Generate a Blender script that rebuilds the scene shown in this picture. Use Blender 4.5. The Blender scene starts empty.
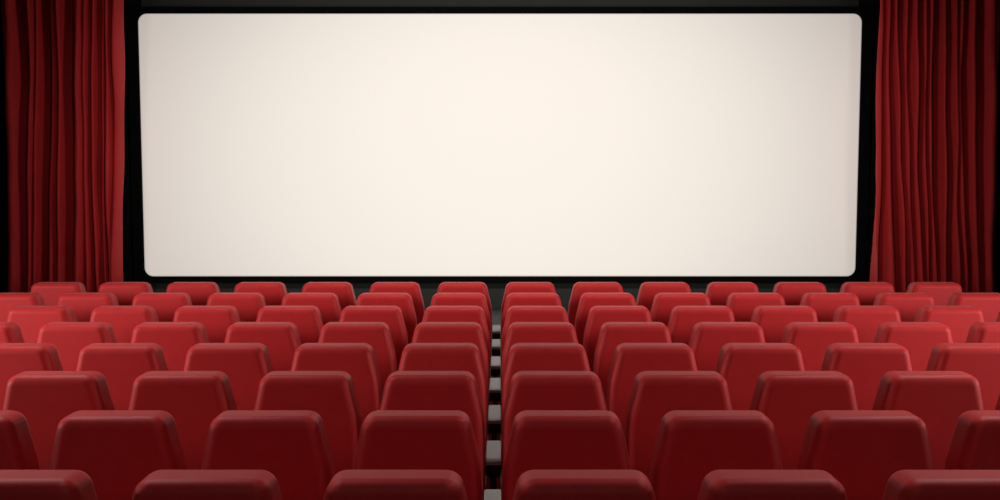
import bpy, bmesh, math, random
from mathutils import Vector, noise
random.seed(7)
S = bpy.context.scene
C = S.collection
PI = math.pi

# ------------------------------------------------------------------ materials
def mat(name, col, rough=0.6, spec=0.5, sheen=0.0, sheen_rough=0.4, sheen_tint=(1, 1, 1), var=0.0, vscale=8.0, bump=0.0, bscale=400.0, metal=0.0):
    m = bpy.data.materials.new(name); m.use_nodes = True
    nt = m.node_tree; N = nt.nodes; L = nt.links
    b = N['Principled BSDF']
    b.inputs['Base Color'].default_value = (*col, 1)
    b.inputs['Roughness'].default_value = rough
    b.inputs['Specular IOR Level'].default_value = spec
    b.inputs['Metallic'].default_value = metal
    b.inputs['Sheen Weight'].default_value = sheen
    b.inputs['Sheen Roughness'].default_value = sheen_rough
    b.inputs['Sheen Tint'].default_value = (*sheen_tint, 1)
    tc = N.new('ShaderNodeTexCoord')
    if var > 0:
        no = N.new('ShaderNodeTexNoise'); no.inputs['Scale'].default_value = vscale; no.inputs['Detail'].default_value = 4
        L.new(tc.outputs['Object'], no.inputs['Vector'])
        r = N.new('ShaderNodeValToRGB')
        r.color_ramp.elements[0].position = 0.3; r.color_ramp.elements[1].position = 0.7
        r.color_ramp.elements[0].color = (*[c * (1 - var) for c in col], 1)
        r.color_ramp.elements[1].color = (*[min(1, c * (1 + var)) for c in col], 1)
        L.new(no.outputs['Fac'], r.inputs['Fac']); L.new(r.outputs['Color'], b.inputs['Base Color'])
    if bump > 0:
        n2 = N.new('ShaderNodeTexNoise'); n2.inputs['Scale'].default_value = bscale; n2.inputs['Detail'].default_value = 2
        L.new(tc.outputs['Object'], n2.inputs['Vector'])
        bp = N.new('ShaderNodeBump'); bp.inputs['Strength'].default_value = bump; bp.inputs['Distance'].default_value = 0.002
        L.new(n2.outputs['Fac'], bp.inputs['Height']); L.new(bp.outputs['Normal'], b.inputs['Normal'])
    return m

M_SEAT = mat('red_seat_fabric', (0.50, 0.020, 0.022), rough=0.55, spec=0.23, sheen=0.06, sheen_rough=0.4, sheen_tint=(1, 0.75, 0.7), var=0.04, vscale=14, bump=0.05)
M_CURT = mat('red_curtain_velvet', (0.50, 0.020, 0.022), rough=0.7, spec=0.2, sheen=0.12, sheen_rough=0.5, sheen_tint=(1, 0.3, 0.3), var=0.06, vscale=2)
M_SCREEN = mat('screen_cloth', (0.86, 0.825, 0.765), rough=0.9, spec=0.1)
_b = M_SCREEN.node_tree.nodes['Principled BSDF']          # even warm glow added in place of part of the projector's light
_b.inputs['Emission Color'].default_value = (1.0, 0.955, 0.885, 1); _b.inputs['Emission Strength'].default_value = 0.33
M_FRAME = mat('black_screen_frame', (0.003, 0.003, 0.003), rough=0.9, spec=0.05)
M_WALL = mat('black_wall', (0.006, 0.006, 0.006), rough=0.9, spec=0.1, var=0.1, vscale=3)
M_PANEL = mat('charcoal_wall_panel', (0.034, 0.035, 0.032), rough=0.85, spec=0.15, var=0.05, vscale=3)
M_FLOOR = mat('grey_floor', (0.075, 0.077, 0.074), rough=0.75, spec=0.25, var=0.1, vscale=5)
M_ARM = mat('grey_armrest_pad', (0.33, 0.325, 0.31), rough=0.6, spec=0.3, var=0.04, vscale=20)
M_BLACK = mat('black_seat_metal', (0.008, 0.008, 0.008), rough=0.5, spec=0.3)
M_CEIL = mat('dark_ceiling', (0.02, 0.02, 0.02), rough=0.95, spec=0.1)

# ------------------------------------------------------------------ helpers
def obj(name, bm, m, parent=None, smooth=True, bevel=0.0, seg=4):
    me = bpy.data.meshes.new(name); bm.normal_update(); bm.to_mesh(me); bm.free()
    me.materials.append(m)
    if smooth:
        for p in me.polygons: p.use_smooth = True
    o = bpy.data.objects.new(name, me); C.objects.link(o)
    if parent: o.parent = parent
    if bevel > 0:
        b = o.modifiers.new('Bevel', 'BEVEL'); b.width = bevel; b.segments = seg
        b.limit_method = 'ANGLE'; b.angle_limit = math.radians(40); b.harden_normals = True
        b.use_clamp_overlap = True
    return o
def add_box(bm, x0, x1, y0, y1, z0, z1):
    v = [bm.verts.new(p) for p in ((x0, y0, z0), (x1, y0, z0), (x1, y1, z0), (x0, y1, z0), (x0, y0, z1), (x1, y0, z1), (x1, y1, z1), (x0, y1, z1))]
    for f in ((3, 2, 1, 0), (4, 5, 6, 7), (0, 1, 5, 4), (1, 2, 6, 5), (2, 3, 7, 6), (3, 0, 4, 7)): bm.faces.new([v[i] for i in f])
def box(*a):
    bm = bmesh.new(); add_box(bm, *a); return bm
def struct(name, bm, m, **k):
    o = obj(name, bm, m, smooth=False, **k); o['kind'] = 'structure'; return o
def empty(name, loc):
    o = bpy.data.objects.new(name, None); C.objects.link(o); o.location = loc; o.empty_display_size = 0.1; return o
def rounded_poly(pts, rad, n=6):
    """closed 2D polygon with its corners rounded; rad is one radius per corner"""
    out = []
    k = len(pts)
    for i, p in enumerate(pts):
        p = Vector(p); a = Vector(pts[i - 1]); b = Vector(pts[(i + 1) % k]); r = rad[i]
        u = (a - p).normalized(); w = (b - p).normalized()
        if r <= 0: out.append(tuple(p)); continue
        h = math.acos(max(-1, min(1, u.dot(w)))) / 2
        d = r / math.tan(h)
        s, e = p + u * d, p + w * d
        c = p + (u + w).normalized() * (r / math.sin(h))
        a0 = math.atan2(s.y - c.y, s.x - c.x); a1 = math.atan2(e.y - c.y, e.x - c.x)
        da = (a1 - a0 + PI) % (2 * PI) - PI
        for j in range(n + 1):
            t = a0 + da * j / n
            out.append((c.x + r * math.cos(t), c.y + r * math.sin(t)))
    return out
def prism(pts, y0, y1, shear=0.0):
    """outline in x,z (counter-clockwise seen from -y) extruded along y; shear leans it (dy per dz)"""
    bm = bmesh.new()
    f = [bm.verts.new((x, y0 + shear * z, z)) for x, z in pts]
    b = [bm.verts.new((x, y1 + shear * z, z)) for x, z in pts]
    bm.faces.new(f); bm.faces.new(b[::-1])
    n = len(pts)
    for i in range(n):
        j = (i + 1) % n
        bm.faces.new((f[j], f[i], b[i], b[j]))
    bmesh.ops.recalc_face_normals(bm, faces=bm.faces)
    return bm

# ------------------------------------------------------------------ layout numbers (metres)
EYE = 2.15            # eye height above the floor
TOP = 1.068           # height of the backrests
PITCH = 0.688         # seat to seat
ROW0, ROWD = 3.65, 0.939
GAPX = -0.037         # x of the gap the camera looks along
NROW, NSIDE = 8, 7
WALLY = 16.35

# ------------------------------------------------------------------ room
HW, YB, HC = 9.2, -5.0, 6.6
struct('floor', box(-HW, HW, YB, WALLY, -0.1, 0.0), M_FLOOR)
struct('ceiling', box(-HW, HW, YB, WALLY, HC, HC + 0.1), M_CEIL)
struct('wall_front', box(-HW, HW, WALLY, WALLY + 0.15, 0, HC), M_WALL)
struct('wall_left', box(-HW - 0.15, -HW, YB, WALLY, 0, HC), M_WALL)
struct('wall_right', box(HW, HW + 0.15, YB, WALLY, 0, HC), M_WALL)
struct('wall_back', box(-HW, HW, YB - 0.15, YB, 0, HC), M_WALL)
struct('trim_1', box(-5.76, 5.76, WALLY - 0.05, WALLY, 0, HC), M_PANEL)       # charcoal panel behind the screen

# ------------------------------------------------------------------ screen
SY = 16.05
scr = empty('cinema_screen', (0, SY, 0))
scr['label'] = 'large blank cream projection screen with rounded corners and a black frame'
scr['category'] = 'screen'
sx, z0, z1 = 5.735, 0.534, 4.715
pts = rounded_poly([(-sx, z0), (sx, z0), (sx, z1), (-sx, z1)], [0.14] * 4, 8)
obj('screen_surface', prism(pts, 0.0, 0.06), M_SCREEN, scr, bevel=0.03, seg=4)
def ring(outer, inner, y0, y1):
    bm = bmesh.new(); n = len(outer)
    v = {}
    for key, P, y in (('of', outer, y0), ('if', inner, y0), ('ob', outer, y1), ('ib', inner, y1)):
        v[key] = [bm.verts.new((x, y, z)) for x, z in P]
    for i in range(n):
        j = (i + 1) % n
        bm.faces.new((v['of'][i], v['of'][j], v['if'][j], v['if'][i]))
        bm.faces.new((v['ob'][j], v['ob'][i], v['ib'][i], v['ib'][j]))
        bm.faces.new((v['of'][j], v['of'][i], v['ob'][i], v['ob'][j]))
        bm.faces.new((v['if'][i], v['if'][j], v['ib'][j], v['ib'][i]))
    bmesh.ops.recalc_face_normals(bm, faces=bm.faces)
    return bm
inner = rounded_poly([(-sx - .004, z0 - .004), (sx + .004, z0 - .004), (sx + .004, z1 + .004), (-sx - .004, z1 + .004)], [0.144] * 4, 8)
outer = rounded_poly([(-5.90, z0 - .105), (5.90, z0 - .105), (5.90, z1 + .10), (-5.90, z1 + .10)], [0.01] * 4, 8)
obj('screen_frame', ring(outer, inner, -0.02, 0.25), M_FRAME, scr, smooth=False)

# ------------------------------------------------------------------ curtains
def curtain(name, ridges, left_edge, right_edge, label, seed, zt=5.6, zb=0.03, Y=15.86):
    """ridges: centre px and half width px at the top, middle and bottom of the picture, and how far the fold comes forward"""
    NX, NZ = 460, 90
    def q(v, t):                # quadratic through three points, t 0 top .. 1 bottom
        a, b, c = v
        return a * (1 - t) * (1 - 2 * t) + b * 4 * t * (1 - t) + c * t * (2 * t - 1)
    bm = bmesh.new(); rows = []
    for j in range(NZ + 1):
        z = zt + (zb - zt) * j / NZ
        t = (4.75 - z) / 4.45
        m = (15.36 - 0.074 * (z - EYE)) / 1000.0
        tq = max(-0.15, min(1.05, t))
        xl = (q(left_edge, tq) - 500) * m; xr = (q(right_edge, tq) - 500) * m
        R = []
        for k, (c, w, d) in enumerate(ridges):
            wob = 0.8 * noise.noise(Vector((k * 3.7 + seed, z * 0.9, 0)))
            R.append(((q(c, tq) + wob - 500) * m, max(1.5, q(w, tq) * 1.06) * m, (d + 0.22) * (1 + 0.2 * noise.noise(Vector((k * 1.7, z * 0.7, seed))))))
        row = []
        for i in range(NX + 1):
            x = xl + (xr - xl) * i / NX
            acc = 0.0
            for c, w, d in R:
                u = abs(x - c) / w
                if u < 1: acc += (d * math.cos(u * PI / 2) ** 0.8) ** 5
            y = -acc ** 0.2 if acc > 0 else 0.0
            y += 0.02 * noise.noise(Vector((x * 5.0 + seed, z * 0.5, 0)))
            y += 0.010 * noise.noise(Vector((x * 14.0 + seed + z * 1.3, z * 0.9, 5)))
            row.append(bm.verts.new((x, Y + y, z)))
        rows.append(row)
    for j in range(NZ):
        for i in range(NX):
            bm.faces.new((rows[j][i], rows[j + 1][i], rows[j + 1][i + 1], rows[j][i + 1]))
    bmesh.ops.smooth_vert(bm, verts=[v for v in bm.verts if not v.is_boundary], factor=0.5, use_axis_x=False, use_axis_y=True, use_axis_z=False)
    o = obj(name, bm, M_CURT)
    s = o.modifiers.new('Solidify', 'SOLIDIFY'); s.thickness = 0.012; s.offset = 1
    o['label'] = label; o['category'] = 'curtain'; o['group'] = 'curtains beside the screen'
    return o
def rd(a, wa, b, wb, c, wc, d): return ((a, b, c), (wa, wb, wc), d)
curtain('stage_curtain', [
    rd(6, 11, 9, 11, 11, 11, .22), rd(29, 4, 29.5, 4, 28, 4, .26), rd(35, 3, 35, 3, 33.5, 3, .20), rd(51, 4, 50, 5, 49, 7, .20),
    rd(59, 4, 60, 4, 60, 5, .28), rd(67, 3, 67, 3, 66, 3, -.08), rd(80, 7, 80, 8, 79, 6, .34), rd(87, 3, 87, 3, 89, 4, .30),
    rd(95, 3, 95, 3, 99, 4, .28), rd(101, 2, 101, 2, 104, 2, .15), rd(109, 4, 110, 5, 112, 5, .34), rd(118, 6, 117, 6, 117, 6, .36)],
    (-13, -6, -4), (122, 120.8, 121), 'heavy red curtain hanging in folds left of the screen', 1.3)
curtain('stage_curtain', [
    rd(880, 5, 877, 5, 874, 4, .34), rd(887, 4, 886, 6, 888, 10, .36), rd(895, 4, 898, 4, 902, 4, .33), rd(906, 4, 907, 5, 913, 8, .27),
    rd(916, 5, 916, 5, 922, 5, .30), rd(926, 3, 926, 3, 930, 3, .22), rd(933, 3, 933, 3, 938, 4, .20), rd(945, 3, 945, 3, 945, 3, .24),
    rd(956, 4, 957, 5, 958, 6, .24), rd(963, 3, 963, 3, 968, 6, .20), rd(975, 6, 975, 6, 978, 5, .24), rd(995, 11, 994, 10, 992, 9, .22)],
    (879, 875, 875), (1016, 1009, 1006), 'heavy red curtain hanging in folds right of the screen', 8.9)

# ------------------------------------------------------------------ the seat
LEAN = -0.07          # the backrest leans towards the row behind
def backrest_bm():
    T = 0.78          # length of the back
    P = [(-0.25, -0.0), (-0.291, -0.235), (-0.299, -0.36), (-0.298, -0.60), (-0.285, -T)]
    left = P; right = [(-x, z) for x, z in P[::-1]]
    pts = left + right        # top-left, down the left, bottom, up the right
    pts[0] = (-0.236, 0.0); pts[-1] = (0.236, 0.0)
    rad = [0.068, 0.25, 0.25, 0.25, 0.06, 0.06, 0.25, 0.25, 0.25, 0.068]
    return prism(rounded_poly(pts, rad, 6), -0.18, 0.02, LEAN)
def make_seat():
    t = empty('cinema_chair', (0, 0, 0))
    b = obj('backrest', backrest_bm(), M_SEAT, t, bevel=0.054, seg=8); b.location = (0, 0, TOP)
    # seat cushion in front of the backrest
    pts = rounded_poly([(-0.295, 0.36), (0.295, 0.36), (0.295, 0.48), (-0.295, 0.48)], [0.02, 0.02, 0.03, 0.03], 4)
    obj('seat_cushion', prism(pts, 0.085, 0.50), M_SEAT, t, bevel=0.02, seg=3)
    bm = bmesh.new(); add_box(bm, -0.04, 0.04, 0.10, 0.40, 0.03, 0.355); add_box(bm, -0.16, 0.16, 0.08, 0.45, 0.0, 0.03)
    obj('pedestal', bm, M_BLACK, t, smooth=False, bevel=0.008, seg=2)
    return t
def make_armrest(t, x):
    bm = bmesh.new()
    add_box(bm, -0.042, 0.042, -0.050, 0.405, 0.480, 0.535)      # cradle under the pad
    add_box(bm, -0.018, 0.018, -0.070, 0.300, 0.0, 0.474)       # upright
    add_box(bm, -0.018, 0.018, 0.301, 0.380, 0.0, 0.05)
    a = obj('armrest', bm, M_BLACK, t, smooth=False, bevel=0.006, seg=2); a.location = (x, 0, 0)
    q = rounded_poly([(-0.043, 0.537), (0.043, 0.537), (0.043, 0.560), (-0.043, 0.560)], [0.004, 0.004, 0.01, 0.01], 3)
    obj('armrest_pad', prism(q, -0.047, 0.400), M_ARM, a, smooth=True, bevel=0.006, seg=2)
    for s in (-1, 1):
        obj('upholstered_strip', box(min(s * .0185, s * .040), max(s * .0185, s * .040), -0.072, 0.25, 0.16, 0.473), M_SEAT, a, smooth=False, bevel=0.004, seg=2)
    return a
proto = make_seat()
make_armrest(proto, PITCH / 2)
def copy_tree(o, parent=None):
    c = o.copy(); C.objects.link(c); c.parent = parent
    for ch in [k for k in ALL if k.parent == o]: copy_tree(ch, c)
    return c
ALL = list(C.objects)
ORD = ['first', 'second', 'third', 'fourth', 'fifth', 'sixth', 'seventh', 'eighth']
def row_words(k):                      # k = 0 is nearest the camera, 7 nearest the screen
    return {7: 'in the row nearest the screen', 0: 'in the cropped nearest row'}.get(
        k, 'in the %s row from the screen' % ORD[7 - k])
first = True
for k in range(NROW):
    Y = ROW0 + ROWD * k
    half = 0.5 * (Y + 0.08)                       # half of the picture's width at this row
    for side in (-1, 1):
        for n in range(NSIDE):
            x = GAPX + side * (n + 0.5) * PITCH
            if abs(x) - 0.31 > half + 0.02: continue
            o = proto if first else copy_tree(proto)
            first = False
            o.location = (x, Y, 0)
            where = '%s %s of the central gap' % (ORD[n], 'left' if side < 0 else 'right')
            o['label'] = 'red padded chair %s, %s' % (row_words(k), where)
            o['category'] = 'chair'
            o['group'] = 'red cinema chairs in rows'

# ------------------------------------------------------------------ lights
def light(name, kind, loc, target, energy, col, **k):
    d = bpy.data.lights.new(name, kind); d.energy = energy; d.color = col
    for a, v in k.items(): setattr(d, a, v)
    o = bpy.data.objects.new(name, d); C.objects.link(o); o.location = loc
    o.rotation_euler = (Vector(target) - Vector(loc)).to_track_quat('-Z', 'Y').to_euler()
    return o
pb = light('projector_beam', 'SPOT', (0, 3.0, 6.2), (0, 16.0, 2.5), 3650, (1, 0.945, 0.90), spot_size=math.radians(66), spot_blend=1.0, shadow_soft_size=0.15)
pb.scale = (1.0, 0.60, 1.0)        # anamorphic beam: wide and low
for s in (-1, 1):
    light('side_wall_light', 'AREA', (s * 8.4, 4.6, 1.85), (s * 1.2, 9.2, 0.9), 150, (1, 0.95, 0.92), shape='RECTANGLE', size=2.0, size_y=0.7, spread=math.radians(110))
light('fill_light', 'AREA', (0, -4.0, 5.2), (0, 6.0, 0.5), 70, (1, 0.97, 0.95), shape='RECTANGLE', size=8.0, size_y=2.0)  # added soft fill from behind the camera for the dark near backrests
light('fill_light', 'AREA', (0, 9.0, 6.4), (0, 9.0, 0), 70, (1, 0.98, 0.95), shape='RECTANGLE', size=8.0, size_y=2.0, spread=math.radians(75))  # added overhead fill to brighten the far armrests and front floor
for s in (-1, 1):
    light('fill_light', 'AREA', (s * 4.4, 6.8, 6.4), (s * 3.9, 4.2, 1.0), 80, (1, 0.95, 0.92), shape='RECTANGLE', size=2.5, size_y=1.5, spread=math.radians(82))  # added pair of overhead fills to brighten the near backrest tops

w = bpy.data.worlds.new('World'); S.world = w; w.use_nodes = True
w.node_tree.nodes['Background'].inputs['Color'].default_value = (0, 0, 0, 1)

# ------------------------------------------------------------------ camera
cd = bpy.data.cameras.new('camera'); cd.lens = 36; cd.sensor_width = 36; cd.sensor_fit = 'HORIZONTAL'; cd.clip_end = 100
cam = bpy.data.objects.new('camera', cd); C.objects.link(cam)
cam.location = (0, 0, EYE); cam.rotation_euler = (PI / 2 - math.atan(0.074), 0, 0)
S.camera = cam
vs = S.view_settings
vs.view_transform = 'Standard'; vs.look = 'None'; vs.gamma = 1; vs.use_curve_mapping = False; vs.exposure = 0.0
